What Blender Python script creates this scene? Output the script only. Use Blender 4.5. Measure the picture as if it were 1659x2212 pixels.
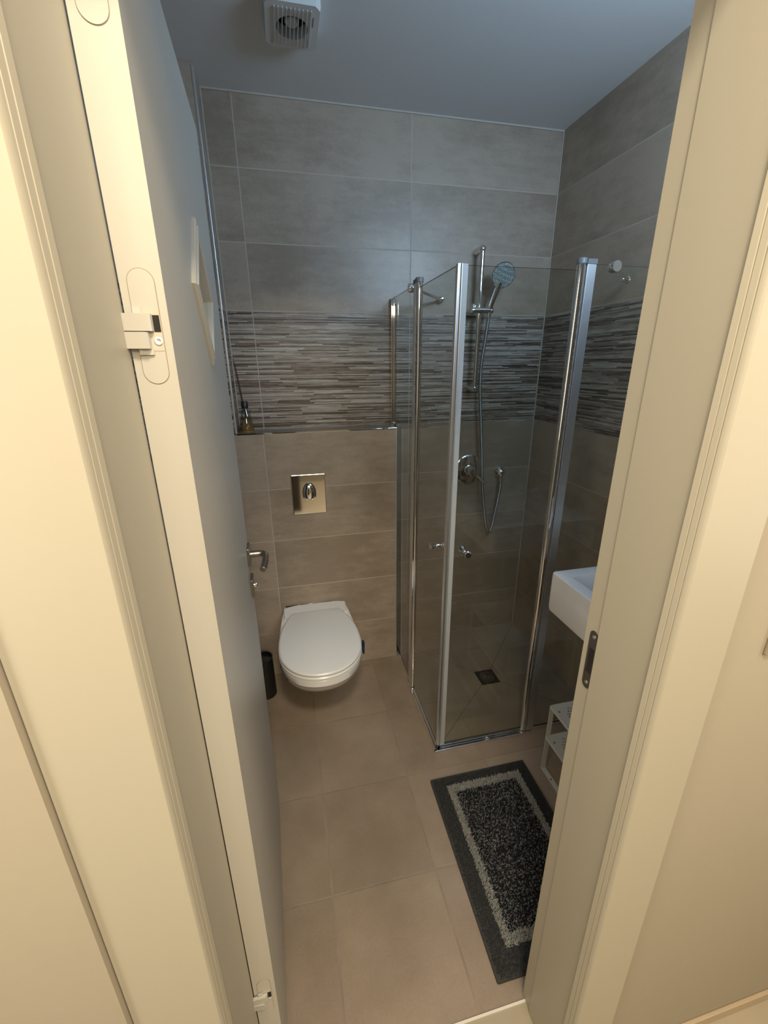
import bpy, bmesh, math, random
from mathutils import Vector, Matrix
random.seed(7)
for o in list(bpy.data.objects): bpy.data.objects.remove(o)
SC = bpy.context.scene
COL = SC.collection
PI = math.pi

# ------------------------------------------------------------------ camera
F_PX, YAW, PITCH, ROLL = 913.39, 12.713, 19.095, -0.474
def cam_axes():
    y, p, r = (math.radians(a) for a in (YAW, PITCH, ROLL))
    fw = Vector((math.sin(y)*math.cos(p), math.cos(y)*math.cos(p), -math.sin(p)))
    rt = Vector((math.cos(y), -math.sin(y), 0)); up = rt.cross(fw)
    rt2 = math.cos(r)*rt + math.sin(r)*up; up2 = rt2.cross(fw)
    return rt2, up2, fw
cd = bpy.data.cameras.new('camera'); cam = bpy.data.objects.new('camera', cd); COL.objects.link(cam)
rt, up, fw = cam_axes()
M = Matrix((rt, up, -fw)).transposed().to_4x4(); M.translation = (0, 0, 1.5)
cam.matrix_world = M
cd.sensor_fit = 'VERTICAL'; cd.sensor_height = 36; cd.lens = 36*F_PX/2212; cd.clip_start = .01
SC.camera = cam

# ------------------------------------------------------------------ light
SC.view_settings.view_transform = 'Standard'; SC.view_settings.look = 'None'
SC.view_settings.gamma = 1; SC.view_settings.use_curve_mapping = False
SC.view_settings.exposure = 0.27
w = bpy.data.worlds.new('world'); SC.world = w; w.use_nodes = True
w.node_tree.nodes['Background'].inputs[0].default_value = (.5, .6, .8, 1)
w.node_tree.nodes['Background'].inputs[1].default_value = .05
def area(name, loc, direction, sx, sy, power, color):
    l = bpy.data.lights.new(name, 'AREA'); l.shape = 'RECTANGLE'; l.size = sx; l.size_y = sy
    l.energy = power; l.color = color
    o = bpy.data.objects.new(name, l); COL.objects.link(o); o.location = loc
    o.rotation_euler = Vector(direction).to_track_quat('-Z', 'Y').to_euler()
    return o
area('hall_ceiling_light', (.08, -.20, 2.40), (0, .25, -1), .22, .22, 17, (1, .87, .66))
area('hall_far_light', (.15, -1.65, 2.30), (0, 1, -.9), 1.3, .5, 31, (1, .86, .61))
area('hall_left_fill', (-.87, -.12, 1.55), (1, .25, -.05), .5, 1.3, 10, (1, .90, .72))  # added fill, no lamp here: brightens right door lining and basin side
area('hall_right_fill', (1.32, -.10, 1.55), (-1, .25, -.05), .5, 1.3, 7, (1, .90, .74))  # matching added fill from the right, lifts the left door lining
area('window_daylight', (.95, .508, 2.18), (-.5, 1, .14), .46, .32, 9, (.52, .75, 1.0))

# ------------------------------------------------------------------ numbers measured in the room (metres)
XL, XR, XO = -.2056, 1.2551, -.40          # pier, right wall, left wall
D, BX = 2.0062, 1.873                      # back wall, boxed-in cistern front
H = 2.4412
LEDGE, XE = 1.2331, .4842
XG, YG = .4997, 1.2497                     # shower glass planes
FW0, FW1 = .38, .519                       # door wall: hall face, bathroom face
JL, JRX = -.1530, .4648                    # door lining faces
P_Z = .2457

# ------------------------------------------------------------------ helpers
OFF = {}
def link(name, bm, mat, parent=None, smooth=False):
    me = bpy.data.meshes.new(name)
    off = OFF.get(parent, Vector((0, 0, 0))) if parent else Vector((0, 0, 0))
    if parent: bmesh.ops.translate(bm, verts=bm.verts, vec=-off)
    bmesh.ops.recalc_face_normals(bm, faces=bm.faces)
    if smooth:
        for f in bm.faces: f.smooth = True
        for e in bm.edges:
            if len(e.link_faces) == 2 and e.calc_face_angle(0) > math.radians(38): e.smooth = False
    bm.to_mesh(me); bm.free()
    for m in (mat if isinstance(mat, (list, tuple)) else [mat]): me.materials.append(m)
    o = bpy.data.objects.new(name, me); COL.objects.link(o)
    if parent: o.parent = parent; OFF[o] = off
    return o
def struct(name, bm, mat, parent=None, smooth=False):
    o = link(name, bm, mat, parent, smooth)
    if parent is None: o['kind'] = 'structure'
    return o
def thing(name, label, cat, loc, group=None, kind=None):
    o = bpy.data.objects.new(name, None); COL.objects.link(o); o.location = loc
    o.empty_display_size = .05
    OFF[o] = Vector(loc)
    if label: o['label'] = label
    if cat: o['category'] = cat
    if group: o['group'] = group
    if kind: o['kind'] = kind
    return o
def tag(o, label, cat, group=None):
    o['label'] = label; o['category'] = cat
    if group: o['group'] = group
    return o
def box(bm, x0, x1, y0, y1, z0, z1, bev=0, seg=2, mi=0):
    vs = [bm.verts.new(p) for p in ((x0,y0,z0),(x1,y0,z0),(x1,y1,z0),(x0,y1,z0),(x0,y0,z1),(x1,y0,z1),(x1,y1,z1),(x0,y1,z1))]
    fs = [bm.faces.new([vs[i] for i in q]) for q in ((0,3,2,1),(4,5,6,7),(0,1,5,4),(1,2,6,5),(2,3,7,6),(3,0,4,7))]
    for f in fs: f.material_index = mi
    if bev:
        es = set(e for f in fs for e in f.edges)
        bmesh.ops.bevel(bm, geom=list(es), offset=bev, segments=seg, profile=.5, affect='EDGES')
    return bm
def nb(*a, **k):
    bm = bmesh.new(); box(bm, *a, **k); return bm
def frame_of(d):
    d = Vector(d).normalized()
    a = Vector((0, 0, 1)) if abs(d.z) < .9 else Vector((1, 0, 0))
    u = a.cross(d).normalized(); return u, d.cross(u).normalized(), d
def lathe(bm, origin, axis, prof, n=24, sx=1, sy=1, mi=0):
    """prof: list of (radius, height along axis)"""
    u, v, d = frame_of(axis); o = Vector(origin); rings = []
    for r, h in prof:
        if r < 1e-6: rings.append([bm.verts.new(o + d*h)])
        else: rings.append([bm.verts.new(o + d*h + u*(r*sx*math.cos(2*PI*k/n)) + v*(r*sy*math.sin(2*PI*k/n))) for k in range(n)])
    for a, b in zip(rings, rings[1:]):
        for k in range(n):
            k2 = (k+1) % n
            if len(a) == 1 and len(b) == 1: continue
            if len(a) == 1: f = bm.faces.new((a[0], b[k], b[k2]))
            elif len(b) == 1: f = bm.faces.new((a[k], a[k2], b[0]))
            else: f = bm.faces.new((a[k], a[k2], b[k2], b[k]))
            f.material_index = mi
    for rg in (rings[0], rings[-1]):
        if len(rg) > 1: bm.faces.new(rg).material_index = mi
    return bm
def cyl(bm, p0, p1, r, n=20, bev=0, r1=None):
    p0, p1 = Vector(p0), Vector(p1); L = (p1-p0).length; r1 = r if r1 is None else r1
    pr = [(r-bev, 0), (r, bev), (r1, L-bev), (r1-bev, L)] if bev else [(r, 0), (r1, L)]
    return lathe(bm, p0, p1-p0, pr, n)
def tube(bm, pts, r, n=10, caps=True):
    pts = [Vector(p) for p in pts]; rings = []
    t0 = (pts[1]-pts[0]).normalized(); u = frame_of(t0)[0]
    for i, p in enumerate(pts):
        t = (pts[min(i+1, len(pts)-1)] - pts[max(i-1, 0)]).normalized()
        u = (u - t*u.dot(t)).normalized(); v = t.cross(u)
        rr = r[i] if isinstance(r, (list, tuple)) else r
        rings.append([bm.verts.new(p + u*rr*math.cos(2*PI*k/n) + v*rr*math.sin(2*PI*k/n)) for k in range(n)])
    for a, b in zip(rings, rings[1:]):
        for k in range(n): bm.faces.new((a[k], a[(k+1) % n], b[(k+1) % n], b[k]))
    if caps: bm.faces.new(rings[0]); bm.faces.new(rings[-1])
    return bm
def spline(pts, n=10):
    pts = [Vector(p) for p in pts]; P = [pts[0]*2-pts[1]] + pts + [pts[-1]*2-pts[-2]]; out = []
    for i in range(1, len(P)-2):
        a, b, c, d = P[i-1:i+3]
        for k in range(n):
            t = k/n
            out.append(.5*((2*b) + (c-a)*t + (2*a-5*b+4*c-d)*t*t + (3*b-a-3*c+d)*t**3))
    return out + [pts[-1]]
def prism(bm, pts, d, mi=0):
    """extrude closed 3-D polygon pts along vector d"""
    a = [bm.verts.new(p) for p in pts]; b = [bm.verts.new(Vector(p)+Vector(d)) for p in pts]
    fs = [bm.faces.new(a), bm.faces.new(b)] + [bm.faces.new((a[i], a[(i+1) % len(a)], b[(i+1) % len(a)], b[i])) for i in range(len(a))]
    for f in fs: f.material_index = mi
    return bm

# ------------------------------------------------------------------ materials
class NT:
    def __init__(s, name):
        s.m = bpy.data.materials.new(name); s.m.use_nodes = True; s.t = s.m.node_tree; s.t.nodes.clear()
        s.out = s.t.nodes.new('ShaderNodeOutputMaterial')
    def n(s, typ, **props):
        nd = s.t.nodes.new('ShaderNode'+typ)
        for k, v in props.items(): setattr(nd, k, v)
        return nd
    def lk(s, a, b): s.t.links.new(a, b)
    def put(s, sock, v):
        if hasattr(v, 'is_output'): s.lk(v, sock)
        else: sock.default_value = v
    def mth(s, op, a, b=0.0, c=0.0):
        nd = s.n('Math', operation=op); s.put(nd.inputs[0], a); s.put(nd.inputs[1], b)
        s.put(nd.inputs[2], c); return nd.outputs[0]
    def mix(s, fac, a, b, blend='MIX'):
        nd = s.n('Mix', data_type='RGBA', blend_type=blend)
        s.put(nd.inputs[0], fac); s.put(nd.inputs[6], a); s.put(nd.inputs[7], b); return nd.outputs[2]
    def pos(s):
        g = s.n('NewGeometry'); sp = s.n('SeparateXYZ'); s.lk(g.outputs['Position'], sp.inputs[0])
        return g.outputs['Position'], sp.outputs[0], sp.outputs[1], sp.outputs[2]
    def vec(s, x, y, z=0.0):
        c = s.n('CombineXYZ'); s.put(c.inputs[0], x); s.put(c.inputs[1], y); s.put(c.inputs[2], z); return c.outputs[0]
    def noise(s, v, scale, detail=3, rough=.5):
        nd = s.n('TexNoise'); s.lk(v, nd.inputs['Vector']); nd.inputs['Scale'].default_value = scale
        nd.inputs['Detail'].default_value = detail; nd.inputs['Roughness'].default_value = rough; return nd.outputs[0]
    def ramp(s, fac, stops):
        nd = s.n('ValToRGB'); cr = nd.color_ramp
        while len(cr.elements) < len(stops): cr.elements.new(.5)
        for e, (p, c) in zip(cr.elements, stops): e.position = p; e.color = (*c, 1)
        s.put(nd.inputs[0], fac); return nd.outputs[0]
    def rnd(s, v):
        nd = s.n('TexWhiteNoise', noise_dimensions='3D'); s.lk(v, nd.inputs[0]); return nd.outputs[0]
    def bsdf(s, color, rough=.5, metal=0.0, bump=None, bstr=.3, bdist=.002, spec=.5, **kw):
        b = s.n('BsdfPrincipled'); s.put(b.inputs['Base Color'], color); s.put(b.inputs['Roughness'], rough)
        s.put(b.inputs['Metallic'], metal); s.put(b.inputs['Specular IOR Level'], spec)
        for k, v in kw.items(): s.put(b.inputs[k], v)
        if bump is not None:
            bp = s.n('Bump'); bp.inputs['Strength'].default_value = bstr; bp.inputs['Distance'].default_value = bdist
            s.put(bp.inputs['Height'], bump); s.lk(bp.outputs[0], b.inputs['Normal'])
        s.lk(b.outputs[0], s.out.inputs[0]); return b
def plain(name, col, rough=.5, metal=0.0, var=.04, scale=30, bump=0.0, spec=.5, **kw):
    s = NT(name); p = s.pos()[0]; nz = s.noise(p, scale, 4)
    a = tuple(c*(1-var) for c in col) + (1,); b = tuple(min(1, c*(1+var)) for c in col) + (1,)
    s.bsdf(s.mix(nz, a, b), rough, metal, nz if bump else None, bump, .001, spec, **kw); return s.m
def line_mask(s, u, u0, p, wd):
    t = s.mth('DIVIDE', s.mth('SUBTRACT', u, u0), p)
    fr = s.mth('SUBTRACT', t, s.mth('FLOOR', s.mth('ADD', t, .5)))
    d = s.mth('MULTIPLY', s.mth('ABSOLUTE', fr), p)
    mr = s.n('MapRange'); mr.interpolation_type = 'SMOOTHSTEP'
    s.put(mr.inputs[0], d); mr.inputs[1].default_value = wd*.35; mr.inputs[2].default_value = wd*.75
    mr.inputs[3].default_value = 1; mr.inputs[4].default_value = 0
    return mr.outputs[0], s.mth('FLOOR', t)
WT_A, WT_B = (.305, .242, .186), (.430, .352, .280)
def wall_tile(name, axis, u0, pu, band=False, tint=1.0):
    s = NT(name); P, X, Y, Z = s.pos(); u = X if axis == 'X' else Y
    mu, iu = line_mask(s, u, u0, pu, .0034); mz, iz = line_mask(s, Z, 0.0, P_Z, .0034)
    if band:
        inb = s.mth('MULTIPLY', s.mth('GREATER_THAN', Z, 1.2265), s.mth('LESS_THAN', Z, 1.7168))
        mz = s.mth('MULTIPLY', mz, s.mth('SUBTRACT', 1, inb))
    g = s.mth('MAXIMUM', mu, mz)
    tr = s.rnd(s.vec(iu, iz, 3.0))
    shift = s.vec(s.mth('MULTIPLY', tr, 7), s.mth('MULTIPLY', tr, 3), s.mth('MULTIPLY', tr, 5))
    va = s.n('VectorMath', operation='ADD'); s.lk(P, va.inputs[0]); s.lk(shift, va.inputs[1]); pv = va.outputs[0]
    cloud = s.noise(pv, 3.2, 6, .62); fine = s.noise(pv, 140, 3, .6)
    st = s.n('Mapping'); s.lk(pv, st.inputs[0]); st.inputs['Scale'].default_value = (2.5, 2.5, 9)
    streak = s.noise(st.outputs[0], 3.0, 7, .7)
    f = s.mth('ADD', s.mth('MULTIPLY', cloud, .55), s.mth('ADD', s.mth('MULTIPLY', streak, .35), s.mth('MULTIPLY', fine, .12)))
    f = s.mth('ADD', f, s.mth('MULTIPLY', s.mth('SUBTRACT', tr, .5), .18))
    col = s.ramp(f, [(.42, tuple(c*tint for c in WT_A)), (.59, tuple(c*tint for c in WT_B))])
    vein = s.ramp(s.mth('ABSOLUTE', s.mth('SUBTRACT', s.noise(pv, 5, 8, .75), .5)), [(.0, (1, 1, 1)), (.012, (0, 0, 0))])
    vm = s.mth('MULTIPLY', s.mth('MULTIPLY', vein, .10), s.mth('GREATER_THAN', cloud, .52))
    col = s.mix(vm, col, (.22, .18, .15, 1))
    height = s.mth('MULTIPLY', fine, .15); rough = .36
    if band:
        row = s.mth('FLOOR', s.mth('DIVIDE', Z, .0049)); rr = s.rnd(s.vec(row, 1.0))
        du = s.mth('ADD', s.mth('MULTIPLY', u, s.mth('ADD', 2.2, s.mth('MULTIPLY', rr, 4))), s.mth('MULTIPLY', rr, 37))
        cell = s.mth('FLOOR', du); rc = s.rnd(s.vec(row, cell, 2.0))
        wm = s.n('Mapping'); s.lk(P, wm.inputs[0]); wm.inputs['Scale'].default_value = (9, 9, 185)
        grain = s.noise(wm.outputs[0], 1.3, 5, .7)
        k = s.mth('ADD', s.mth('MULTIPLY', rc, .40), s.mth('MULTIPLY', grain, .78))
        dec = s.ramp(k, [(.38, (.060, .042, .033)), (.48, (.145, .108, .087)), (.585, (.245, .200, .166)), (.71, (.37, .33, .29)), (.86, (.56, .53, .49))])
        col = s.mix(inb, col, dec)
        height = s.mth('ADD', height, s.mth('MULTIPLY', s.mth('MULTIPLY', k, inb), 1.2))
        g = s.mth('MULTIPLY', g, 1.0)
    col = s.mix(g, col, (.50, .44, .375, 1))
    height = s.mth('SUBTRACT', height, s.mth('MULTIPLY', g, .8))
    s.bsdf(col, s.mth('ADD', rough, s.mth('MULTIPLY', g, .4)), 0.0, height, .35, .0012)
    return s.m
def floor_tile():
    s = NT('floor_tiles'); P, X, Y, Z = s.pos()
    mu, iu = line_mask(s, X, .0218, .3232, .0050); mv, iv = line_mask(s, Y, 1.4983, .3315, .0050)
    g = s.mth('MAXIMUM', mu, mv)
    ins = s.mth('MULTIPLY', s.mth('GREATER_THAN', X, .5), s.mth('GREATER_THAN', Y, 1.25))
    dg = None
    for (ax, ay) in ((.5, 1.25), (1.255, 1.25), (.5, 2.006), (1.255, 2.006)):
        dx, dy = ax-.89, ay-1.6; L = math.hypot(dx, dy); nx, ny = -dy/L, dx/L
        dist = s.mth('ABSOLUTE', s.mth('ADD', s.mth('MULTIPLY', s.mth('SUBTRACT', X, .89), nx), s.mth('MULTIPLY', s.mth('SUBTRACT', Y, 1.6), ny)))
        side = s.mth('GREATER_THAN', s.mth('ADD', s.mth('MULTIPLY', s.mth('SUBTRACT', X, .89), dx), s.mth('MULTIPLY', s.mth('SUBTRACT', Y, 1.6), dy)), 0.0)
        mk = s.mth('MULTIPLY', s.mth('LESS_THAN', dist, .0014), side)
        dg = mk if dg is None else s.mth('MAXIMUM', dg, mk)
    g = s.mth('MAXIMUM', g, s.mth('MULTIPLY', dg, ins))
    tr = s.rnd(s.vec(iu, iv, 5.0))
    cloud = s.noise(P, 4, 6, .6); fine = s.noise(P, 160, 3)
    f = s.mth('ADD', s.mth('MULTIPLY', cloud, .7), s.mth('ADD', s.mth('MULTIPLY', fine, .2), s.mth('MULTIPLY', tr, .12)))
    col = s.ramp(f, [(.38, (.265, .205, .152)), (.68, (.375, .296, .226))])
    gc = s.mix(s.noise(P, 9, 3), (.13, .10, .075, 1), (.42, .35, .28, 1))
    gc = s.mix(s.mth('MULTIPLY', dg, ins), gc, (.09, .072, .055, 1))
    col = s.mix(s.mth('MULTIPLY', g, .8), col, gc)
    s.bsdf(col, s.mth('ADD', .33, s.mth('MULTIPLY', g, .4)), 0.0, s.mth('SUBTRACT', s.mth('MULTIPLY', fine, .12), g), .35, .0012)
    return s.m
def glass_mat(name, tint, ior=1.7):
    s = NT(name); tr = s.n('BsdfTransparent'); tr.inputs[0].default_value = (*tint, 1)
    gl = s.n('BsdfGlossy'); gl.inputs[0].default_value = (1, 1, 1, 1); gl.inputs['Roughness'].default_value = .0
    fr = s.n('Fresnel'); fr.inputs[0].default_value = ior; g = s.n('NewGeometry')
    fac = s.mth('MULTIPLY', fr.outputs[0], s.mth('SUBTRACT', 1, g.outputs['Backfacing']))
    mx = s.n('MixShader'); s.lk(fac, mx.inputs[0]); s.lk(tr.outputs[0], mx.inputs[1]); s.lk(gl.outputs[0], mx.inputs[2])
    s.lk(mx.outputs[0], s.out.inputs[0]); return s.m

M_BACK = wall_tile('wall_tiles_back', 'X', -.101, .6805, band=True)
M_BOX = wall_tile('wall_tiles_cistern', 'X', -.101, .6805)
M_RIGHT = wall_tile('wall_tiles_right', 'Y', D, .6805, band=True)
M_SIDE = wall_tile('wall_tiles_side', 'Y', D-.2, .6805, band=True)
M_FLOOR = floor_tile()
M_CEIL = plain('ceiling_paint', (.72, .74, .76), .85, var=.02, scale=60, bump=.15)
M_HALL = plain('hall_wall_paint', (.375, .332, .262), .75, var=.02, scale=50, bump=.2)
M_HCEIL = plain('hall_ceiling_paint', (.85, .83, .8), .9)
M_HFLOOR = plain('hall_floor_stone', (.42, .36, .27), .4, var=.08, scale=12)
M_FRAME = plain('door_frame_lacquer', (.425, .390, .315), .42, var=.01, scale=80, bump=.03)
M_DOOR = plain('door_lacquer', (.475, .452, .405), .38, var=.01, scale=80, bump=.03)
M_HINGE = plain('hinge_enamel', (.48, .455, .41), .35, var=.01)
M_CHROME = plain('chrome', (.86, .86, .87), .05, 1.0, var=.01)
M_STEEL = plain('brushed_steel', (.36, .33, .30), .32, 1.0, var=.05)
M_ALU = plain('satin_aluminium', (.80, .83, .88), .38, 1.0, var=.03)
M_SEAL = plain('clear_plastic_seal', (.62, .66, .70), .3, var=.02, Alpha=.55)
M_GREYCAP = plain('grey_plastic', (.20, .20, .21), .4)
M_GLASS = glass_mat('shower_glass', (.925, .94, .92))
M_CLEAR = glass_mat('clear_glass', (.93, .94, .93))
M_CERAMIC = plain('white_ceramic', (.84, .84, .85), .12, var=.005, **{'Coat Weight': .5, 'Coat Roughness': .05})
M_LID = plain('toilet_lid_plastic', (.82, .82, .82), .25, var=.005)
M_BLACK = plain('black_plastic', (.012, .012, .013), .35)
M_DARK = plain('dark_void', (.01, .008, .007), .8)
M_BLUE = plain('blue_plastic', (.008, .012, .10), .3)
M_RACK = plain('white_powder_coat', (.66, .66, .64), .4, var=.02)
M_PLASTIC = plain('white_plastic', (.66, .67, .67), .45, var=.02)
M_REED = plain('brown_reed', (.11, .035, .018), .7)
M_LIQ = plain('amber_liquid', (.42, .26, .10), .15, **{'Transmission Weight': .3})
M_FROST = plain('frosted_glass', (.75, .76, .74), .5, var=.03, scale=120)
M_SWITCH = plain('switch_plastic', (.30, .24, .18), .4)

# ------------------------------------------------------------------ room shell
struct('floor', nb(XO-.05, XR+.05, .509, D+.1, -.06, 0), M_FLOOR)
struct('wall_back', nb(XO-.05, XR+.05, D, D+.1, 0, H), M_BACK)
struct('wall_right', nb(XR, XR+.1, FW1, D, 0, H), M_RIGHT)
struct('wall_left', nb(XO-.1, XO, FW1, BX, 0, H), M_SIDE)
bm = nb(XO, XL, BX, D, LEDGE, H); struct('wall_pier', bm, M_SIDE)
struct('wall_cistern', nb(XO, XE, BX, D, 0, LEDGE-.004), M_BOX)
struct('trim_1', nb(XL-.002, XE+.001, BX-.0025, BX+.004, LEDGE-.005, LEDGE+.0015, bev=.001), M_CHROME)          # ledge edge strip
struct('trim_2', nb(XL-.006, XL+.0015, BX-.002, BX+.010, LEDGE, H-.01, bev=.001), M_ALU)                         # pier edge strip
struct('trim_3', nb(XE-.004, XE+.0015, BX-.0025, BX+.004, 0, LEDGE-.005, bev=.001), M_ALU)                       # cistern corner strip
M_CAULK = plain('caulk', (.52, .47, .41), .7)
struct('trim_4', nb(XL, XR, D-.004, D, H-.006, H, bev=.001), M_CAULK)                # caulk line under ceiling
struct('ceiling', nb(XO-.05, XR+.05, FW1, D+.1, H, H+.08), M_CEIL)
struct('trim_8', nb(XR-.004, XR, D-.004, D, 0, H-.006, bev=.001), M_CAULK)                                     # caulk in the back corners
struct('trim_9', nb(XL, XL+.004, D-.004, D, LEDGE, H-.006, bev=.001), M_CAULK)
# grey shelf top of the boxed-in wall
struct('trim_5', nb(XL, XE, BX+.004, D, LEDGE-.004, LEDGE), plain('ledge_stone', (.20, .19, .17), .25))
# door wall with door opening and high window
WX0, WX1, WZ0, WZ1 = .68, 1.18, 2.00, 2.36
DH = 1.945                                   # underside of the door head
bm = bmesh.new()
box(bm, XO-.6, JL-.02, FW0, FW1, 0, H); box(bm, XO-.6, -.2530, .3540, FW0, 0, H)
box(bm, JRX+.02, WX0, FW0, FW1, 0, H)
box(bm, WX0, WX1, FW0, FW1, 0, WZ0); box(bm, WX0, WX1, FW0, FW1, WZ1, H); box(bm, WX0, WX1, FW0, .40, WZ0, WZ1)
box(bm, WX1, XR+.7, FW0, FW1, 0, H)
box(bm, JL-.02, JRX+.02, FW0, FW1, DH+.03, H)
struct('wall_front', bm, M_HALL)
bm = bmesh.new(); t = .022
for a in ((WX0, WX0+t, WZ0, WZ1), (WX1-t, WX1, WZ0, WZ1), (WX0+t, WX1-t, WZ0, WZ0+t), (WX0+t, WX1-t, WZ1-t, WZ1)):
    box(bm, a[0], a[1], .47, .505, a[2], a[3])
wn = struct('window_1', bm, M_FRAME)
# hall shell
struct('wall_hall_left', nb(-1.0, -.9, -2.0, FW0, 0, 2.5), M_HALL)
struct('wall_hall_right', nb(1.35, 1.45, -2.0, FW0, 0, 2.5), M_HALL)
struct('wall_hall_back', nb(-1.0, 2.0, -2.1, -2.0, 0, 2.5), M_HALL)
struct('ceiling_hall', nb(-1.0, 2.0, -2.0, FW0, 2.45, 2.5), M_HCEIL)
struct('floor_hall', nb(-1.0, 2.0, -2.0, .5045, -.06, 0.001), M_HFLOOR)
struct('trim_6', nb(JL-.02, JRX+.02, .5045, .5095, -.02, .003), plain('threshold_strip', (.80, .76, .68), .4))   # white threshold edge
struct('baseboard_hall', nb(.552, 1.35,   .372, FW0, 0.001, .033, bev=.002), plain('skirting_tile', (.48, .38, .27), .4))

struct('hall_reflection_block', nb(-.9, .085, -1.95, -.75, 0.001, 1.0), plain('reflection_block_dark', (.02, .014, .01), .6))  # unseen block, added to put a dark reflection in the flush plate
# ------------------------------------------------------------------ door frame (lining and casings)
fr = thing('trim_7', None, None, (JRX, FW0, 0), kind='structure')
CF = .362                                    # casing front plane
def profile_post(name, sgn, xface, xout, xhid):
    """lining + casing as one profile, sgn=+1 for the right jamb (face looks to -X)"""
    R = .011
    pts = [(xhid, FW1), (xface, FW1)]
    if sgn > 0: pts += [(xface, .489), (xface-.0028, .4875)]; xf = xface-.0028
    else: xf = xface
    pts += [(xf, CF+.0250), (xf-sgn*.0045, CF+.0240), (xf-sgn*.0032, CF+.0175), (xf-sgn*.0022, CF+.0170), (xf-sgn*.0030, CF+.0155),
            (xf-sgn*.0018, CF+.0095), (xf-sgn*.0008, CF+.0090), (xf-sgn*.0016, CF+.0075), (xf-sgn*.0006, CF+.0020), (xf+sgn*.0012, CF), (xout, CF), (xout, FW0), (xhid, FW0)]
    bm = bmesh.new(); prism(bm, [(x, y, .004) for x, y in pts], (0, 0, DH+.05-.004))
    return link(name, bm, M_FRAME, fr, smooth=True)
profile_post('jamb', 1, JRX, .5515, JRX+.02)
profile_post('jamb', -1, JL, -.2515, JL-.02)
bm = nb(JL-.0, JRX+.0, CF, FW1, DH, DH+.05, bev=.001); link('head', bm, M_FRAME, fr)
bm = nb(-.2515, .5515, CF, FW0, DH+.05, DH+.13, bev=.002); link('head_casing', bm, M_FRAME, fr)
# strike plate let into the right lining
def pill(bm, c, u, v, w_, h_, n, d, seg=14):
    c, u, v = Vector(c), Vector(u), Vector(v); r = w_/2; pts = []
    for k in range(seg+1): a = PI*k/seg; pts.append(c + u*(r*math.cos(a)) + v*(h_/2-r+r*math.sin(a)))
    for k in range(seg+1): a = PI+PI*k/seg; pts.append(c + u*(r*math.cos(a)) + v*(-(h_/2-r)+r*math.sin(a)))
    return prism(bm, pts, Vector(n)*d)
sp = thing('strike_plate', 'grey steel strike plate with a dark latch slot let into the right door jamb', 'strike plate', (JRX, .4975, 1.03))
link('plate', pill(bmesh.new(), (JRX+.0005, .4975, 1.031), (0, 1, 0), (0, 0, 1), .0195, .112, (-1, 0, 0), .0015), M_STEEL, sp)
link('latch_slot', nb(JRX-.0013, JRX+.0, .4915, .5025, 1.006, 1.054), M_DARK, sp)
for z in (1.076, .986):
    link('screw', lathe(bmesh.new(), (JRX-.0008, .4975, z), (-1, 0, 0), [(.0032, 0), (.0032, .0008), (.0014, .0012), (.0, .0007)], 14), M_ALU, sp, True)

# ------------------------------------------------------------------ door leaf
HX, HY = -.1110, .5205
DA = math.atan2(-.0250, .651)
door = bpy.data.objects.new('door_1', None); COL.objects.link(door); door.location = (HX, HY, 0); door['kind'] = 'structure'
door.rotation_euler = (0, 0, -DA); OFF[door] = Vector((0, 0, 0))
LW, LT, LH, LB = .650, .0405, 1.975, .012      # local: x = away from visible face (-), y = along leaf
def dl(name, bm, mat, parent=None, smooth=False): return link(name, bm, mat, parent or door, smooth)
cu, cz, hd = .336, 1.617, .090                # diamond window
bm = bmesh.new()
def ring_pts(x):
    return [bm.verts.new(p) for p in ((x, 0, LB), (x, LW, LB), (x, LW, LH), (x, 0, LH))], \
           [bm.verts.new(p) for p in ((x, cu-hd, cz), (x, cu, cz-hd), (x, cu+hd, cz), (x, cu, cz+hd))]
Ra, Da = ring_pts(0); Rb, Db = ring_pts(-LT)
for R_, D_ in ((Ra, Da), (Rb, Db)):
    BLv, BRv, TRv, TLv = R_; Lv, Bv, Rv, Tv = D_
    for f in ((TLv, BLv, Lv), (BLv, Bv, Lv), (BLv, BRv, Bv), (BRv, Rv, Bv), (BRv, TRv, Rv), (TRv, Tv, Rv), (TRv, TLv, Tv), (TLv, Lv, Tv)): bm.faces.new(f)
for A, B in ((Ra, Rb), (Da, Db)):
    for i in range(4): bm.faces.new((A[i], A[(i+1) % 4], B[(i+1) % 4], B[i]))
dl('leaf', bm, M_DOOR)
def diamond_frame(x0, dx):
    bm = bmesh.new()
    prof = [(.1140, 0), (.1140, .004), (.1105, .0065), (.1035, .0065), (.1015, .0085), (.0930, .0085), (.0890, .0060), (.0890, -.002)]
    rings = []
    for r, h in prof:
        x = x0+dx*h
        rings.append([bm.verts.new(p) for p in ((x, cu-r, cz), (x, cu, cz-r), (x, cu+r, cz), (x, cu, cz+r))])
    for i, a in enumerate(rings):
        b = rings[(i+1) % len(rings)]
        for k in range(4): bm.faces.new((a[k], a[(k+1) % 4], b[(k+1) % 4], b[k]))
    return bm
dl('window_frame', diamond_frame(0, 1), M_DOOR); dl('window_frame', diamond_frame(-LT, -1), M_DOOR)
bm = bmesh.new(); prism(bm, [(-.024, cu-hd, cz), (-.024, cu, cz-hd), (-.024, cu+hd, cz), (-.024, cu, cz+hd)], (.004, 0, 0)); dl('window_pane', bm, M_FROST)
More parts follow.
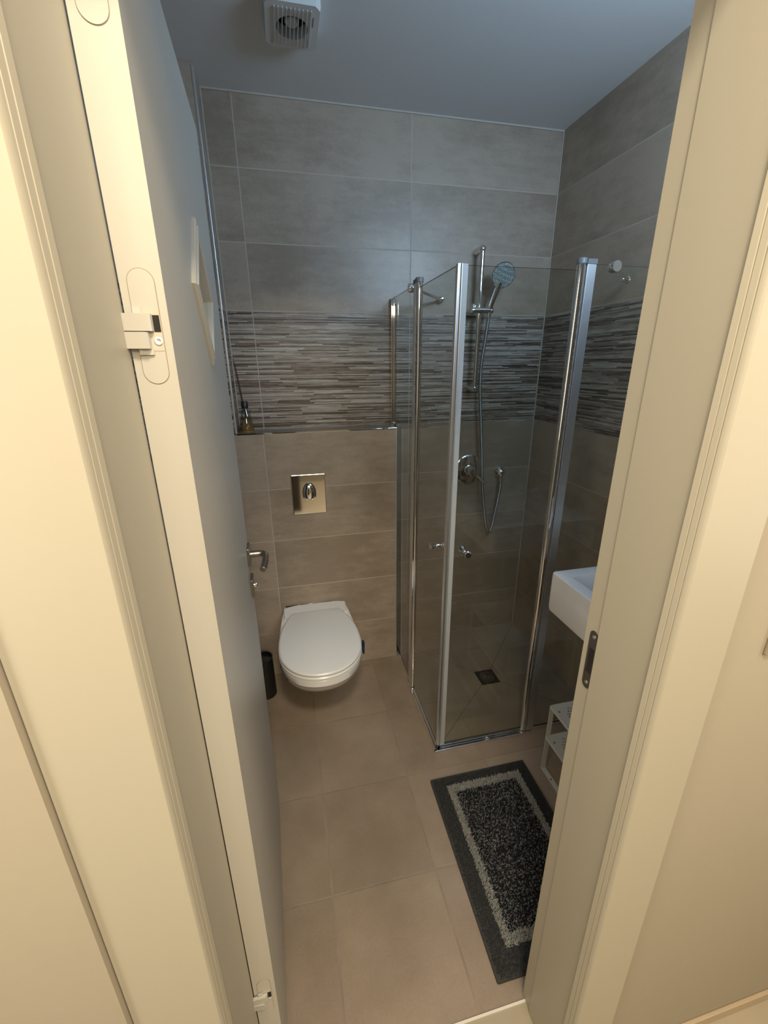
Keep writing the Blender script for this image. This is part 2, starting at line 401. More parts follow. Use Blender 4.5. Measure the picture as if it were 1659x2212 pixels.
# handle
hy, hz = .607, 1.008
hb = dl('handle', nb(.0, .0075, hy-.026, hy+.026, hz-.026, hz+.026, bev=.0015), M_STEEL)
bm = bmesh.new()
tube(bm, spline([(.0075, hy, hz), (.020, hy, hz), (.0385, hy-.001, hz), (.0465, hy-.010, hz-.001), (.0480, hy-.030, hz-.001), (.0465, hy-.060, hz-.002), (.0425, hy-.088, hz-.004), (.0405, hy-.098, hz-.005)], 6),
     [.0092]*8 + [.0086]*20 + [.0085]*8 + [.0083]*5 + [.006]*2, 14)
link('lever', bm, M_STEEL, hb, True)
lk_ = dl('lock', nb(.0, .0075, hy-.026, hy+.026, hz-.121, hz-.069, bev=.0015), M_STEEL)
bm = lathe(bmesh.new(), (.0075, hy, hz-.095), (1, 0, 0), [(.008, 0), (.008, .006), (.006, .009), (0, .010)], 18); link('thumb_turn', bm, M_CHROME, lk_, True)
hb2 = dl('handle', nb(-LT-.0075, -LT, hy-.026, hy+.026, hz-.026, hz+.026, bev=.0015), M_STEEL)
link('lever', tube(bmesh.new(), spline([(-LT-.0075, hy, hz), (-LT-.038, hy, hz), (-LT-.046, hy-.01, hz), (-LT-.046, hy-.10, hz-.004)], 6), .0085, 12), M_STEEL, hb2, True)
# concealed hinges on the hinge edge of the leaf (edge plane is local y = 0)
def hinge(zc, full=True):
    xc = -.0205; W_, H_ = .0245, .110
    rim = pill(bmesh.new(), (xc, -.0001, zc), (1, 0, 0), (0, 0, 1), W_+.0012, H_+.0012, (0, -1, 0), .0002)
    r_ = dl('hinge', rim, plain('hinge_rim', (.25, .19, .13), .6))
    link('cover', pill(bmesh.new(), (xc, -.0002, zc), (1, 0, 0), (0, 0, 1), W_, H_, (0, -1, 0), .0006), M_HINGE, r_)
    # recess
    link('recess', nb(xc-.0085, xc+.0118, -.0012, -.0007, zc-.022, zc+.018), plain('hinge_recess', (.50, .46, .38), .5), r_)
    link('slot', nb(xc+.0052, xc+.0116, -.0016, -.0011, zc-.0035, zc+.0125), M_DARK, r_)
    bm = bmesh.new()
    def arm(x0, x1, z0, z1, dep):
        pts = [(x0, -.0018, z0), (x1, -.0016, z0), (x1-.001, -.0016-dep*.6, z0), (x1-.004, -.0016-dep, z0), (x0+.001, -.0035-dep*.5, z0)]
        prism(bm, pts, (0, 0, z1-z0))
    arm(-.0445, xc+.0050, zc-.0030, zc+.0135, .0065)
    arm(-.0435, xc+.0005, zc-.0200, zc-.0040, .0085)
    arm(-.0330, xc-.0035, zc+.0135, zc+.0200, .002); arm(-.0330, xc+.0020, zc-.0260, zc-.0200, .002)
    link('arm', bm, M_HINGE, r_)
    link('screw', lathe(bmesh.new(), (xc+.0075, -.0012, zc-.0125), (0, -1, 0), [(.0042, 0), (.0042, .0006), (.0033, .0008), (.0016, .0004), (0, .0002)], 18), M_ALU, r_, True)
hinge(1.5385); hinge(1.832); hinge(.322)

# ------------------------------------------------------------------ extractor fan on the ceiling
fan = thing('extractor_fan', 'square white extractor fan with a round dark grille on the bathroom ceiling', 'fan', (.104, 1.585, H))
fx0, fx1, fy0, fy1, fz = .029, .180, 1.507, 1.685, H-.034
bm = bmesh.new()
# housing: shell with a round hole under the grille
N = 32; cx, cy, R0 = .105, 1.600, .045
outer = []
for k in range(N):
    a = 2*PI*k/N + PI/N; c, s_ = math.cos(a), math.sin(a); m = max(abs(c), abs(s_)); hx, hy_ = (fx1-fx0)/2, (fy1-fy0)/2
    outer.append(((fx0+fx1)/2 + hx*c/m, (fy0+fy1)/2 + hy_*s_/m))
lv = [(1.0, H), (1.0, fz+.008), (.975, fz), ]
rings = []
for sc_, z in lv:
    rings.append([bm.verts.new(((fx0+fx1)/2 + (x-(fx0+fx1)/2)*sc_, (fy0+fy1)/2 + (y-(fy0+fy1)/2)*sc_, z)) for x, y in outer])
for z in (fz, fz+.030):
    rings.append([bm.verts.new((cx+R0*math.cos(2*PI*k/N+PI/N), cy+R0*math.sin(2*PI*k/N+PI/N), z)) for k in range(N)])
for a, b in zip(rings, rings[1:]):
    for k in range(N): bm.faces.new((a[k], a[(k+1) % N], b[(k+1) % N], b[k]))
link('housing', bm, M_PLASTIC, fan)
link('duct', lathe(bmesh.new(), (cx, cy, fz+.026), (0, 0, 1), [(R0-.001, 0), (R0-.001, .002)], 32), M_DARK, fan)
link('motor_hub', lathe(bmesh.new(), (cx, cy, fz+.008), (0, 0, 1), [(.0, 0), (.017, .001), (.020, .004), (.020, .018)], 24), M_PLASTIC, fan, True)
bm = bmesh.new()
for k in range(10):
    x = cx-.0495+k*.011; box(bm, x-.0010, x+.0010, fy0+.018, fy1-.018, fz-.004, fz-.0006)
g_ = link('grille', bm, M_PLASTIC, fan)
link('pull_cord_slot', nb(fx1-.020, fx1-.017, 1.55, 1.585, fz-.0008, fz), M_GREYCAP, fan)

# ------------------------------------------------------------------ toilet
TX = .064
def outline(hw, yf, yb, n=28, back_hw=None, p=2.15, nose=.0):
    """D-shaped outline: rounded front at yf, straight sides to yb"""
    back_hw = hw if back_hw is None else back_hw; pts = []
    ym = yf + hw*1.18
    for k in range(n+1):
        a = PI*k/n; c, s_ = math.cos(a), math.sin(a)
        x = hw*(abs(c)**(2/p))*(1 if c > 0 else -1); y = ym - (ym-yf)*(abs(s_)**(2/p))
        pts.append((TX+x, y))
    L = 8
    left = [(TX-hw+(hw-back_hw)*((k/L)**2.3), ym+(yb-ym)*k/L) for k in range(1, L+1)]
    right = [(TX+hw-(hw-back_hw)*((k/L)**2.3), ym+(yb-ym)*k/L) for k in range(L, 0, -1)]
    return pts + left + right
def loft(bm, rings_):
    vs = [[bm.verts.new((x, y, z)) for x, y in o_] for o_, z in rings_]
    for a, b in zip(vs, vs[1:]):
        for k in range(len(a)): bm.faces.new((a[k], a[(k+1) % len(a)], b[(k+1) % len(a)], b[k]))
    bm.faces.new(vs[0]); bm.faces.new(vs[-1]); return bm
toilet = thing('toilet', 'white wall-hung toilet with its round lid closed', 'toilet', (TX, 1.60, 0))
bm = bmesh.new(); YB = BX-.001
secs = [(.075, 1.690, .090, .075), (.102, 1.625, .105, .092), (.124, 1.560, .135, .112), (.141, 1.500, .175, .126), (.153, 1.445, .220, .136), (.162, 1.385, .272, .144), (.1675, 1.343, .318, .148), (.169, 1.330, .340, .148)]
rg = [(outline(hw, yf, YB, back_hw=bh), z) for hw, yf, z, bh in secs]
rg += [(outline(.1715, 1.3215, YB, back_hw=.1485), .349), (outline(.1715, 1.3215, YB, back_hw=.1485), .374), (outline(.168, 1.326, YB, back_hw=.146), .378)]
loft(bm, rg); link('bowl', bm, M_CERAMIC, toilet, True)
bm = bmesh.new()
loft(bm, [(outline(.166, 1.3215, 1.760, back_hw=.118), .379), (outline(.1705, 1.3165, 1.762, back_hw=.121), .383), (outline(.1710, 1.3165, 1.763, back_hw=.122), .390), (outline(.166, 1.3215, 1.762, back_hw=.119), .3945)])
link('seat', bm, M_LID, toilet, True)
bm = bmesh.new()
loft(bm, [(outline(.162, 1.326, 1.760, back_hw=.106), .3975), (outline(.1695, 1.3165, 1.764, back_hw=.111), .3995), (outline(.1705, 1.3155, 1.764, back_hw=.111), .4065), (outline(.1670, 1.319, 1.762, back_hw=.108), .4115), (outline(.160, 1.327, 1.756, back_hw=.102), .4138)])
link('lid', bm, M_LID, toilet, True)
# hinge deck between lid and wall
bm = bmesh.new(); pts = []
for k in range(13):
    a = k/12; pts.append((TX-.146+.292*a, YB-.010-.016*(1-math.sin(PI*a)) if 0 < k < 12 else YB-.03))
deck = [(TX+.147, 1.755), (TX+.150, YB-.028)] + [(TX+.145-.290*k/12, YB-.022+.018*math.sin(PI*k/12)) for k in range(1, 12)] + [(TX-.150, YB-.028), (TX-.147, 1.755)]
d2 = [(TX+(x-TX)*.975, y-.002 if y > 1.8 else y) for x, y in deck]
loft(bm, [(deck, .377), (deck, .3895), (d2, .3935)]); link('hinge_cover', bm, M_LID, toilet, False)
bm = bmesh.new()
for x0, x1 in ((-.075, -.02), (-.005, .035), (.055, .15)): box(bm, x0, x1, YB-.014, YB-.0115, .3905, .3945)
link('vent_slots', bm, M_DARK, toilet)
cl = nb(.2365, .2445, 1.475, 1.505, .348, .398, bev=.003); box(cl, .2365, .2465, 1.483, 1.500, .375, .402, bev=.002)
fresh = tag(link('toilet_rim_block', cl, M_BLUE), 'small blue toilet block clip on the right side of the toilet rim', 'toilet block')

# ------------------------------------------------------------------ flush plate
fp = thing('flush_plate', 'polished chrome flush plate with an oval button on the tiles above the toilet', 'flush plate', (.0735, BX, .952))
bm = nb(-.0005, .1495, BX-.008, BX-.0002, .860, 1.045, bev=.003, seg=3); link('plate', bm, M_CHROME, fp, False)
link('button_ring', lathe(bmesh.new(), (.0755, BX-.008, .958), (0, -1, 0), [(.0305, 0), (.0305, .0012), (.028, .0012)], 40, 1, 1.58), M_BLACK, fp, True)
bm = lathe(bmesh.new(), (.0755, BX-.009, .958), (0, -1, 0), [(.0285, 0), (.0282, .003), (.024, .0075), (.015, .0105), (0, .0115)], 40, 1, 1.58)
bmesh.ops.delete(bm, geom=[v for v in bm.verts if False], context='VERTS')
bb_ = link('button', bm, M_CHROME, fp, True)
bm = bmesh.new()
pts = [(-.0275+.055*k/14, .934-.030*math.sin(PI*k/14)-.003) for k in range(15)]
pts2 = [(.0275-.055*k/14, .934-.010*math.sin(PI*k/14)+.004) for k in range(15)]
prism(bm, [(.0755+x, BX-.0195, z) for x, z in pts] + [(.0755+x, BX-.0195, z+.002) for x, z in pts2], (0, .006, 0))
link('small_flush_button', bm, M_CHROME, fp)

# ------------------------------------------------------------------ toilet brush holder, reed diffuser
br = thing('toilet_brush_holder', 'black toilet brush holder standing on the floor left of the toilet', 'toilet brush', (-.196, 1.74, 0))
link('cup', lathe(bmesh.new(), (-.196, 1.74, 0), (0, 0, 1), [(.040, 0), (.047, .004), (.046, .02), (.043, .20), (.0445, .212), (.040, .212), (.040, .02), (0, .02)], 32), M_BLACK, br, True)
link('brush_lid', lathe(bmesh.new(), (-.196, 1.74, .196), (0, 0, 1), [(.037, 0), (.037, .003), (.028, .004), (.012, .006), (0, .007)], 20), M_BLACK, br, True)

rd = thing('reed_diffuser', 'glass reed diffuser bottle with black collar and brown reeds on the tiled ledge', 'diffuser', (-.168, 1.937, LEDGE))
link('bottle', lathe(bmesh.new(), (-.168, 1.937, LEDGE), (0, 0, 1), [(0, .001), (.028, .001), (.031, .004), (.031, .010), (.0295, .022), (.025, .05), (.019, .078), (.0125, .094), (.011, .104)], 28), glass_mat('smoked_glass', (.72, .70, .64)), rd, True)
link('liquid', lathe(bmesh.new(), (-.168, 1.937, LEDGE+.004), (0, 0, 1), [(0, 0), (.0265, 0), (.0262, .018), (.018, .036), (.010, .044), (0, .045)], 24), M_LIQ, rd, True)
link('base_disc', lathe(bmesh.new(), (-.168, 1.937, LEDGE+.0003), (0, 0, 1), [(0, 0), (.030, 0), (.0312, .002), (.0312, .006), (0.03, .006)], 28), M_LIQ, rd, True)
link('collar', lathe(bmesh.new(), (-.168, 1.937, LEDGE+.100), (0, 0, 1), [(.0105, 0), (.0140, .001), (.0140, .026), (.0125, .028), (0, .028)], 24), M_BLACK, rd, True)
for (dx, dy, top) in ((-.022, .01, .285), (-.026, -.004, .290), (-.016, .015, .180), (-.010, -.006, .165), (-.019, .003, .270)):
    p0 = Vector((-.168-dx*.25, 1.937-dy*.2, LEDGE+.03)); p1 = Vector((-.168+dx, 1.937+dy, LEDGE+top))
    link('reed', cyl(bmesh.new(), p0, p1, .0014, 8), M_REED, rd)

# ------------------------------------------------------------------ shower enclosure
ZF, ZD = 1.778, 1.762                        # top of fixed panels, top of doors
en = thing('shower_enclosure', 'clear glass corner shower enclosure with chrome posts and two hinged doors', 'shower enclosure', ((XG+XR)/2, (YG+D)/2, 0))
g = .003
yP, xP = 1.618, .889                         # hinge posts
def pane(name, *a):
    return link(name, nb(*a), M_GLASS, en)
link('glass_panel', nb(XG-g, XG+g, yP+.030, D-.012, .022, ZF), M_GLASS, en)
link('glass_panel', nb(xP+.030, XR-.012, YG-g, YG+g, .022, ZF), M_GLASS, en)
d1 = link('glass_door', nb(XG-g, XG+g, YG+.012, yP-.012, .028, ZD), M_GLASS, en)
d2_ = link('glass_door', nb(XG+.016, xP-.012, YG-g, YG+g, .028, ZD), M_GLASS, en)
def knob(axis, c):
    bm = bmesh.new(); c = Vector(c); a = Vector(axis)
    for s_ in (1, -1):
        lathe(bm, c, a*s_, [(.006, .003), (.006, .012), (.0085, .016), (.0125, .020), (.0135, .026), (.011, .029), (0, .030)], 20)
    lathe(bm, c-a*.005, a, [(.009, 0), (.009, .010)], 16)
    return bm
link('door_knob', knob((1, 0, 0), (XG, 1.335, .880)), M_CHROME, d1, True)
link('door_knob', knob((0, 1, 0), (.570, YG, .885)), M_CHROME, d2_, True)
link('door_seal', nb(XG-.004, XG+.006, YG-.004, YG+.012, .026, ZD+.004, bev=.0015), M_ALU, d1)
link('door_seal', nb(XG+.0065, XG+.026, YG-.0065, YG-.0035, .026, ZD+.003), M_SEAL, d2_)
link('door_seal', nb(XG+.0066, XG+.0095, YG-.0085, YG+.004, .026, ZD+.003, bev=.001), M_ALU, d2_)
M_EDGE = plain('glass_edge', (.030, .048, .044), .15)
for o in en.children:
    if o.name.startswith('glass_'):
        o.data.materials.append(M_EDGE)
        d = o.dimensions; thin = 0 if d[0] < d[1] else 1
        for p in o.data.polygons:
            if abs(p.normal[thin]) < .5: p.material_index = 1
# hinge posts with caps and flat clamping profiles
def post(px, py, fx0_, fx1_, fy0_, fy1_):
    pt = link('hinge_post', cyl(bmesh.new(), (px, py, .010), (px, py, ZF), .0125, 28), M_CHROME, en, True)
    link('clamp_profile', nb(fx0_, fx1_, fy0_, fy1_, .014, ZF, bev=.0012), M_ALU, pt)
    bm = lathe(bmesh.new(), (px, py, ZF), (0, 0, 1), [(.0150, 0), (.0150, .013), (.0135, .015), (0, .015)], 28)
    box(bm, fx0_-.001, fx1_+.001, fy0_-.001, fy1_+.001, ZF, ZF+.013)
    link('post_cap', bm, M_GREYCAP, pt, True)
    link('post_foot', lathe(bmesh.new(), (px, py, .006), (0, 0, 1), [(.016, 0), (.016, .006), (.0125, .014)], 24), M_CHROME, pt, True)
post(XG-.0, yP-.006, XG-.010, XG+.010, yP+.008, yP+.036)
post(xP-.004, YG-.0, xP+.010, xP+.040, YG-.010, YG+.010)
# wall channels
link('wall_channel', nb(XG-.012, XG+.012, D-.022, D, 0.0, ZF, bev=.001), M_CHROME, en)
link('wall_channel', nb(XG-.0135, XG-.011, D-.075, D-.070, LEDGE, ZF, bev=.0005), M_CHROME, en)
link('wall_channel', nb(XR-.020, XR, YG-.012, YG+.012, 0.0, ZF, bev=.001), M_ALU, en)
# floor rails
bm = bmesh.new(); box(bm, XG-.0155, XG-.004, YG-.015, yP+.03, 0, .010, bev=.002); box(bm, XG-.004, XG+.010, YG-.004, D-.02, 0, .022, bev=.002)
link('floor_rail', bm, M_CHROME, en)
bm = bmesh.new(); box(bm, XG-.0155, xP+.03, YG-.0155, YG-.004, 0, .010, bev=.002); box(bm, XG-.004, XR, YG-.004, YG+.010, 0, .022, bev=.002)
link('floor_rail', bm, M_CHROME, en)
link('floor_gasket', nb(XG+.010, XR-.0, YG+.010, YG+.016, 0, .015), M_BLACK, en)
# stabiliser bars
def stabiliser(c, wpt, nrm_w, nrm_g):
    bm = cyl(bmesh.new(), c, wpt, .006, 16)
    b = link('support_bar', bm, M_CHROME, en, True)
    c = Vector(c); ng = Vector(nrm_g)
    bm = lathe(bmesh.new(), c-ng*.012+Vector((0, 0, -.002)), ng, [(.0150, 0), (.0160, .002), (.0160, .022), (.0150, .024)], 24)
    link('glass_clamp', bm, M_CHROME, b, True)
    wv = Vector(wpt); nw = Vector(nrm_w)
    bm = lathe(bmesh.new(), wv-nw*.002, nw, [(.013, 0), (.013, .004), (.009, .008), (.009, .024), (.006, .028), (0, .029)], 20)
    link('wall_mount', bm, M_CHROME, b, True)
stabiliser((XG, 1.712, 1.777), (.718, D-.018, 1.777), (0, -1, 0), (1, 0, 0))
stabiliser((.998, YG, 1.777), (XR-.018, 1.470, 1.785), (-1, 0, 0), (0, 1, 0))

# ------------------------------------------------------------------ shower rail, hand shower, mixer, outlet
RX, RY = .884, 1.944
sr = thing('shower_rail', 'chrome shower riser rail with slider and glass soap dish on the back wall', 'shower rail', (RX, D, 1.69))
link('rail', cyl(bmesh.new(), (RX, RY, 1.385), (RX, RY, 1.975), .0110, 20), M_CHROME, sr, True)
for z, r_ in ((1.972, .0155), (1.392, .0135)):
    bm = lathe(bmesh.new(), (RX, D, z), (0, -1, 0), [(r_+.001, 0), (r_+.001, .002), (r_, .004), (r_, .058), (r_*.92, .066), (r_*.6, .073), (0, .076)], 24)
    link('bracket', bm, M_CHROME, sr, True)
bm = lathe(bmesh.new(), (RX-.042, RY-.010, 1.730), (1, 0, 0), [(.0, 0), (.011, .002), (.0125, .010), (.0125, .088), (.014, .094), (.012, .102), (0, .104)], 22)
lathe(bm, (RX-.030, RY-.004, 1.720), (0, 0, 1), [(.010, 0), (.011, .002), (.011, .030), (.006, .038), (0, .040)], 18)
link('slider', bm, M_CHROME, sr, True)
bm = nb(RX-.062, RX+.036, RY-.062, RY+.035, 1.417, 1.421, bev=.001); link('soap_dish', bm, M_CLEAR, sr)
hs = thing('hand_shower', 'round chrome hand shower with pale spray face hanging on the riser rail', 'shower head', (.935, RY-.02, 1.72))
HC = Vector((.957, 1.880, 1.862)); HN = Vector((-.12, -.93, -.34)).normalized()
link('head', lathe(bmesh.new(), HC-HN*.020, HN, [(0, 0), (.020, .0), (.040, .006), (.0505, .014), (.052, .019), (.0505, .022), (.0455, .0225)], 36), M_CHROME, hs, True)
s = NT('spray_face'); P, X, Y, Z = s.pos(); vo = s.n('TexVoronoi'); s.lk(P, vo.inputs['Vector']); vo.inputs['Scale'].default_value = 150; vo.inputs['Randomness'].default_value = .35
s.bsdf(s.ramp(vo.outputs['Distance'], [(.25, (.62, .66, .66)), (.5, (.22, .26, .27))]), .35, 0.0)
link('spray_face', lathe(bmesh.new(), HC+HN*.0005, HN, [(.0485, 0), (.0478, .0025), (.020, .0038), (0, .004)], 36), s.m, hs, True)
hp = spline([(.928, RY-.010, 1.700), (.930, RY-.012, 1.735), (.938, RY-.024, 1.775), (.946, RY-.040, 1.812), (.952, RY-.050, 1.838)], 5)
link('handle', tube(bmesh.new(), hp, [.0095+.004*k/(len(hp)-1) for k in range(len(hp))], 16), M_CHROME, hs, True)
hose = spline([(.928, RY-.010, 1.702), (.926, 1.948, 1.62), (.918, 1.958, 1.50), (.922, 1.962, 1.38), (.937, 1.964, 1.25), (.955, 1.966, 1.08), (.968, 1.966, .930), (.980, 1.965, .835), (.995, 1.963, .740), (1.008, 1.960, .672), (1.024, 1.958, .643), (1.040, 1.960, .672), (1.055, 1.966, .750), (1.072, 1.972, .840), (1.080, 1.976, .915)], 7)
s = NT('metal_hose'); P, X, Y, Z = s.pos(); wv = s.n('TexWave', wave_type='BANDS', bands_direction='Z'); s.lk(P, wv.inputs['Vector']); wv.inputs['Scale'].default_value = 120
s.bsdf((.38, .38, .38, 1), .28, 1.0, wv.outputs[1], .6, .001)
link('hose', tube(bmesh.new(), hose, .0074, 12), s.m, hs, True)
mx = thing('shower_mixer', 'round chrome concealed shower mixer with a thin lever on the tiles', 'shower mixer', (.907, D, .985))
link('plate', lathe(bmesh.new(), (.907, D, .985), (0, -1, 0), [(.078, 0), (.078, .003), (.073, .007), (.03, .009), (0, .009)], 48), M_CHROME, mx, True)
link('valve_body', lathe(bmesh.new(), (.907, D-.008, .985), (0, -1, 0), [(.026, 0), (.026, .02), (.0235, .024), (.0235, .060), (.021, .064), (0, .065)], 30), M_CHROME, mx, True)
link('lever', tube(bmesh.new(), [(.918, D-.052, .972), (.936, D-.060, .957), (.965, D-.072, .930)], [.006, .0052, .0045], 12), M_CHROME, mx, True)
ot = thing('hose_outlet', 'small round chrome hose outlet on the wall right of the mixer', 'wall outlet', (1.083, D, .962))
link('rosette', lathe(bmesh.new(), (1.083, D, .962), (0, -1, 0), [(.033, 0), (.033, .005), (.029, .012), (.020, .026), (.010, .034), (0, .036)], 30), M_CHROME, ot, True)
link('nipple', cyl(bmesh.new(), (1.081, D-.026, .950), (1.080, D-.030, .912), .009, 16, .001), M_CHROME, ot, True)

# ------------------------------------------------------------------ floor drain
dr = thing('floor_drain', 'square dark metal floor drain with a round grate in the shower floor', 'drain', (.890, 1.599, 0))
link('drain_frame', nb(.841, .939, 1.550, 1.648, 0, .0018, bev=.0006), plain('drain_steel', (.12, .115, .11), .35, 1.0), dr)
bm = bmesh.new()
for r_ in (.036, .026, .016):
    lathe(bm, (.89, 1.599, .0018), (0, 0, 1), [(r_, 0), (r_, .0012), (r_-.0035, .0012), (r_-.0035, 0)], 32)
for k in range(8):
    a = PI*k/8; c, s_ = math.cos(a)*.036, math.sin(a)*.036
    tube(bm, [(.89-c, 1.599-s_, .0026), (.89+c, 1.599+s_, .0026)], .0010, 6)
link('grate', bm, M_STEEL, dr)
link('grate_well', lathe(bmesh.new(), (.89, 1.599, .0018), (0, 0, 1), [(.038, 0), (.038, .0003)], 32), M_DARK, dr)

# ------------------------------------------------------------------ washbasin
wb = thing('washbasin', 'white rectangular ceramic washbasin hung on the right wall', 'washbasin', (1.02, .83, .742))
bx0, bx1, by0, by1, bz0, bz1 = .779, XR-.001, .585, 1.056, .742, .881
bm = bmesh.new()
def rr(x0, x1, y0, y1, z, r, n=5):
    pts = []
    for (cx_, cy_, a0) in ((x1-r, y1-r, 0), (x0+r, y1-r, PI/2), (x0+r, y0+r, PI), (x1-r, y0+r, 3*PI/2)):
        for k in range(n+1): a = a0+PI/2*k/n; pts.append((cx_+r*math.cos(a), cy_+r*math.sin(a), z))
    return pts
rs = [rr(bx0+.012, bx1, by0+.008, by1-.008, bz0, .010), rr(bx0+.003, bx1, by0+.002, by1-.002, bz0+.006, .013), rr(bx0, bx1, by0, by1, bz0+.02, .014), rr(bx0, bx1, by0, by1, bz1-.006, .014),
      rr(bx0+.0018, bx1, by0+.0018, by1-.0018, bz1-.0015, .013), rr(bx0+.006, bx1-.003, by0+.006, by1-.006, bz1, .012),
      rr(bx0+.040, bx1-.115, by0+.042, by1-.042, bz1, .020), rr(bx0+.044, bx1-.119, by0+.046, by1-.046, bz1-.004, .020), rr(bx0+.060, bx1-.135, by0+.062, by1-.062, bz1-.085, .03), rr(bx0+.10, bx1-.17, by0+.10, by1-.10, bz1-.100, .03)]
vs = [[bm.verts.new(p) for p in r_] for r_ in rs]
for a, b in zip(vs, vs[1:]):
    for k in range(len(a)): bm.faces.new((a[k], a[(k+1) % len(a)], b[(k+1) % len(a)], b[k]))
bm.faces.new(vs[0]); bm.faces.new(vs[-1])
link('basin', bm, M_CERAMIC, wb, True)
link('waste', lathe(bmesh.new(), (.97, .82, bz1-.0995), (0, 0, 1), [(.022, 0), (.022, .002), (.017, .004), (0, .004)], 24), M_CHROME, wb, True)
bm = cyl(bmesh.new(), (1.195, .82, bz1), (1.195, .82, bz1+.11), .019, 20, .002)
tube(bm, spline([(1.19, .82, bz1+.075), (1.14, .82, bz1+.085), (1.08, .82, bz1+.070)], 5), .010, 12)
link('tap', bm, M_CHROME, wb, True)
bm = cyl(bmesh.new(), (.97, .82, bz0), (.97, .82, .52), .016, 16); tube(bm, [(.97, .82, .53), (.97, .82, .50), (1.10, .82, .50), (XR, .82, .50)], .015, 12)
link('trap', bm, M_CHROME, wb, True)

# ------------------------------------------------------------------ perforated shelf rack
rk = thing('shelf_rack', 'white metal rack with two perforated shelves standing under the washbasin', 'rack', (1.05, .87, 0))
rx0, rx1, ry0, ry1 = .866, 1.235, .700, 1.076
s = NT('perforated_sheet'); P, X, Y, Z = s.pos()
vo = s.n('TexVoronoi'); s.lk(s.vec(X, Y, 0.0), vo.inputs['Vector']); vo.inputs['Scale'].default_value = 88; vo.inputs['Randomness'].default_value = .55
hole = s.mth('LESS_THAN', vo.outputs['Distance'], .33)
for c, lo in ((X, rx0+.030), (Y, ry0+.035)): hole = s.mth('MULTIPLY', hole, s.mth('GREATER_THAN', c, lo))
for c, hi in ((X, rx1-.03), (Y, ry1-.022)): hole = s.mth('MULTIPLY', hole, s.mth('LESS_THAN', c, hi))
b = s.bsdf((.64, .65, .63, 1), .4); s.put(b.inputs['Alpha'], s.mth('SUBTRACT', 1, hole))
M_PERF = s.m
zt, zm = .309, .163
for yy in (ry1, ry0+.003):
    for x0 in (rx0, rx1-.018): link('upright', nb(x0, x0+.018, yy-.003, yy, .003, zt), M_RACK, rk)
for x0 in (rx0, rx1-.018): link('foot_bar', nb(x0, x0+.018, ry0, ry1, .0005, .0035), M_RACK, rk)
for z in (zt, zm):
    sh = link('shelf', nb(rx0+.001, rx1-.001, ry0+.001, ry1-.001, z-.001, z), M_PERF, rk)
    bm = bmesh.new()
    box(bm, rx0-.0005, rx0+.002, ry0, ry1, z-.011, z+.001); box(bm, rx1-.002, rx1+.0005, ry0, ry1, z-.011, z+.001)
    box(bm, rx0, rx1, ry0-.0005, ry0+.002, z-.009, z+.001); box(bm, rx0, rx1, ry1-.002, ry1+.0005, z-.009, z+.001)
    link('shelf_rim', bm, M_RACK, sh)
    link('screw', lathe(bmesh.new(), (rx0+.014, ry1-.035, z), (0, 0, 1), [(.0045, 0), (.004, .001), (0, .0012)], 14), M_GREYCAP, sh, True)
link('foot_screw', lathe(bmesh.new(), (rx0+.009, 1.022, .0035), (0, 0, 1), [(.003, 0), (0, .0006)], 10), M_DARK, rk)

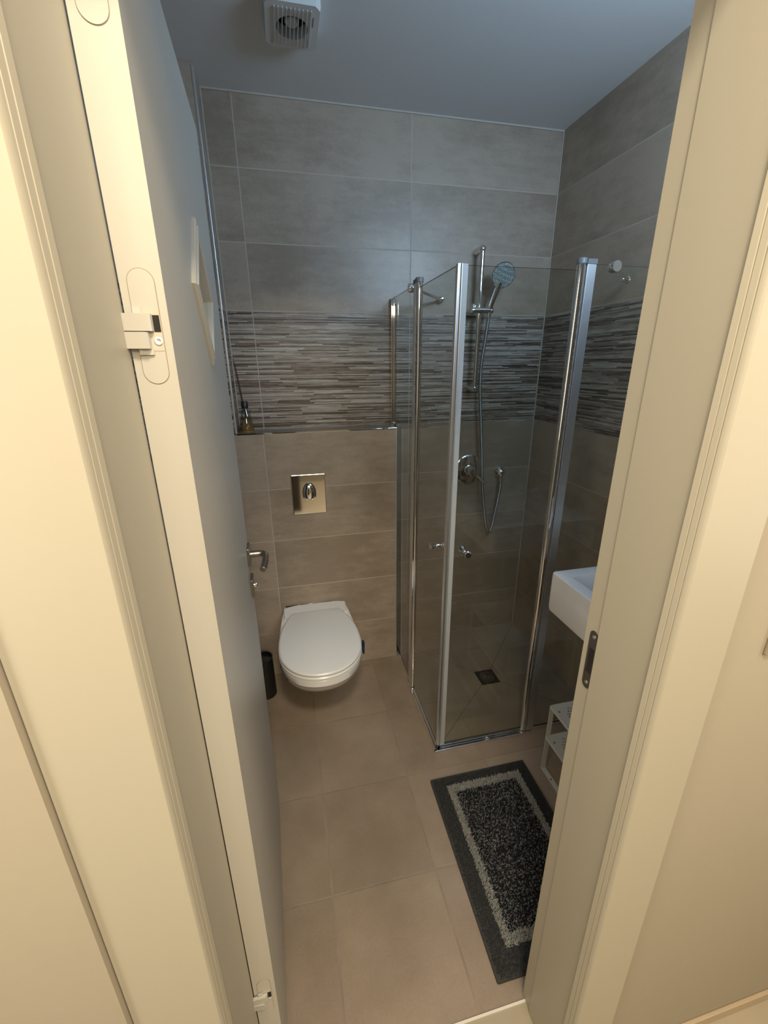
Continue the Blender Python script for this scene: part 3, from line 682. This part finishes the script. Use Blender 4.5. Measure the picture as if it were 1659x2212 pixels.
# ------------------------------------------------------------------ bath mat
mt = thing('bath_mat', 'charcoal bath mat with a light grey rectangle border on the floor', 'bath mat', (.612, .835, 0))
mx0, mx1, my0, my1 = .424, .812, .548, 1.120
def skew(x, y):                                # slight slant of the mat on the floor
    t_ = (1.12-y)/.572; return x - .013*t_, y
bm = bmesh.new(); n = 40
per = rr(mx0, mx1, my0, my1, 0, .005, 3)
loft(bm, [([skew(x, y) for x, y, z in per], .0008), ([skew(x, y) for x, y, z in per], .0085)])
link('base', bm, plain('mat_edging', (.045, .046, .047), .9, var=.3, scale=200), mt)
def tuft_mesh(n_t, test, hmin, hmax, rad, mats_p, region):
    bm = bmesh.new(); x0, x1, y0, y1 = region; c = 0
    nx = int(math.sqrt(n_t*(x1-x0)/(y1-y0))); ny = int(n_t/nx)
    for i in range(nx):
        for j in range(ny):
            x = x0+(x1-x0)*(i+random.random())/nx; y = y0+(y1-y0)*(j+random.random())/ny
            if not test(x+random.uniform(-.002, .002), y+random.uniform(-.002, .002)): continue
            X_, Y_ = skew(x, y); h = random.uniform(hmin, hmax); a = random.uniform(0, PI); r = rad*random.uniform(.7, 1.2)
            lx, ly = random.uniform(-.005, .005), random.uniform(-.007, .003)
            b = [bm.verts.new((X_+r*math.cos(a+2*PI*k/3), Y_+r*math.sin(a+2*PI*k/3), .006)) for k in range(3)]
            t_ = [bm.verts.new((X_+lx+r*.55*math.cos(a+2*PI*k/3), Y_+ly+r*.55*math.sin(a+2*PI*k/3), .006+h)) for k in range(3)]
            mi = 0
            if len(mats_p) > 1: mi = 1 if random.random() < mats_p[1] else 0
            for k in range(3): bm.faces.new((b[k], b[(k+1) % 3], t_[(k+1) % 3], t_[k])).material_index = mi
            bm.faces.new(t_).material_index = mi
    return bm
O = (mx0, mx1, my0, my1); I1 = (.476, .768, .607, 1.080); I2 = (.499, .745, .634, 1.052)
inside = lambda R_, x, y: R_[0] < x < R_[1] and R_[2] < y < R_[3]
hem = (mx0+.006, mx1-.006, my0+.006, my1-.006)
M_CHAR = plain('mat_charcoal', (.040, .041, .043), .95, var=.4, scale=300)
M_LG = plain('mat_light_grey', (.40, .40, .38), .95, var=.15, scale=300)
M_BLK = plain('mat_black', (.012, .013, .016), .95, var=.3, scale=300)
M_MID = plain('mat_mid_grey', (.27, .28, .29), .95, var=.2, scale=300)
o = link('pile_border', tuft_mesh(24000, lambda x, y: inside(hem, x, y) and not inside(I1, x, y), .004, .008, .0022, [1], hem), M_CHAR, mt); o['kind'] = 'stuff'
o = link('pile_stripe', tuft_mesh(22000, lambda x, y: inside(I1, x, y) and not inside(I2, x, y), .009, .013, .0020, [1], I1), M_LG, mt); o['kind'] = 'stuff'
o = link('pile_centre', tuft_mesh(17000, lambda x, y: inside(I2, x, y), .006, .011, .0022, [.8, .27], I2), [M_BLK, M_MID], mt); o['kind'] = 'stuff'

# ------------------------------------------------------------------ hall wall switch
sw = thing('wall_switch', 'small brown-grey switch at the right edge on the hall wall', 'switch', (.69, FW0, 1.13))
link('switch_plate', nb(.649, .730, FW0-.006, FW0, 1.098, 1.166, bev=.002), M_SWITCH, sw)
link('rocker', nb(.657, .722, FW0-.010, FW0-.005, 1.118, 1.160, bev=.001), M_GREYCAP, sw)
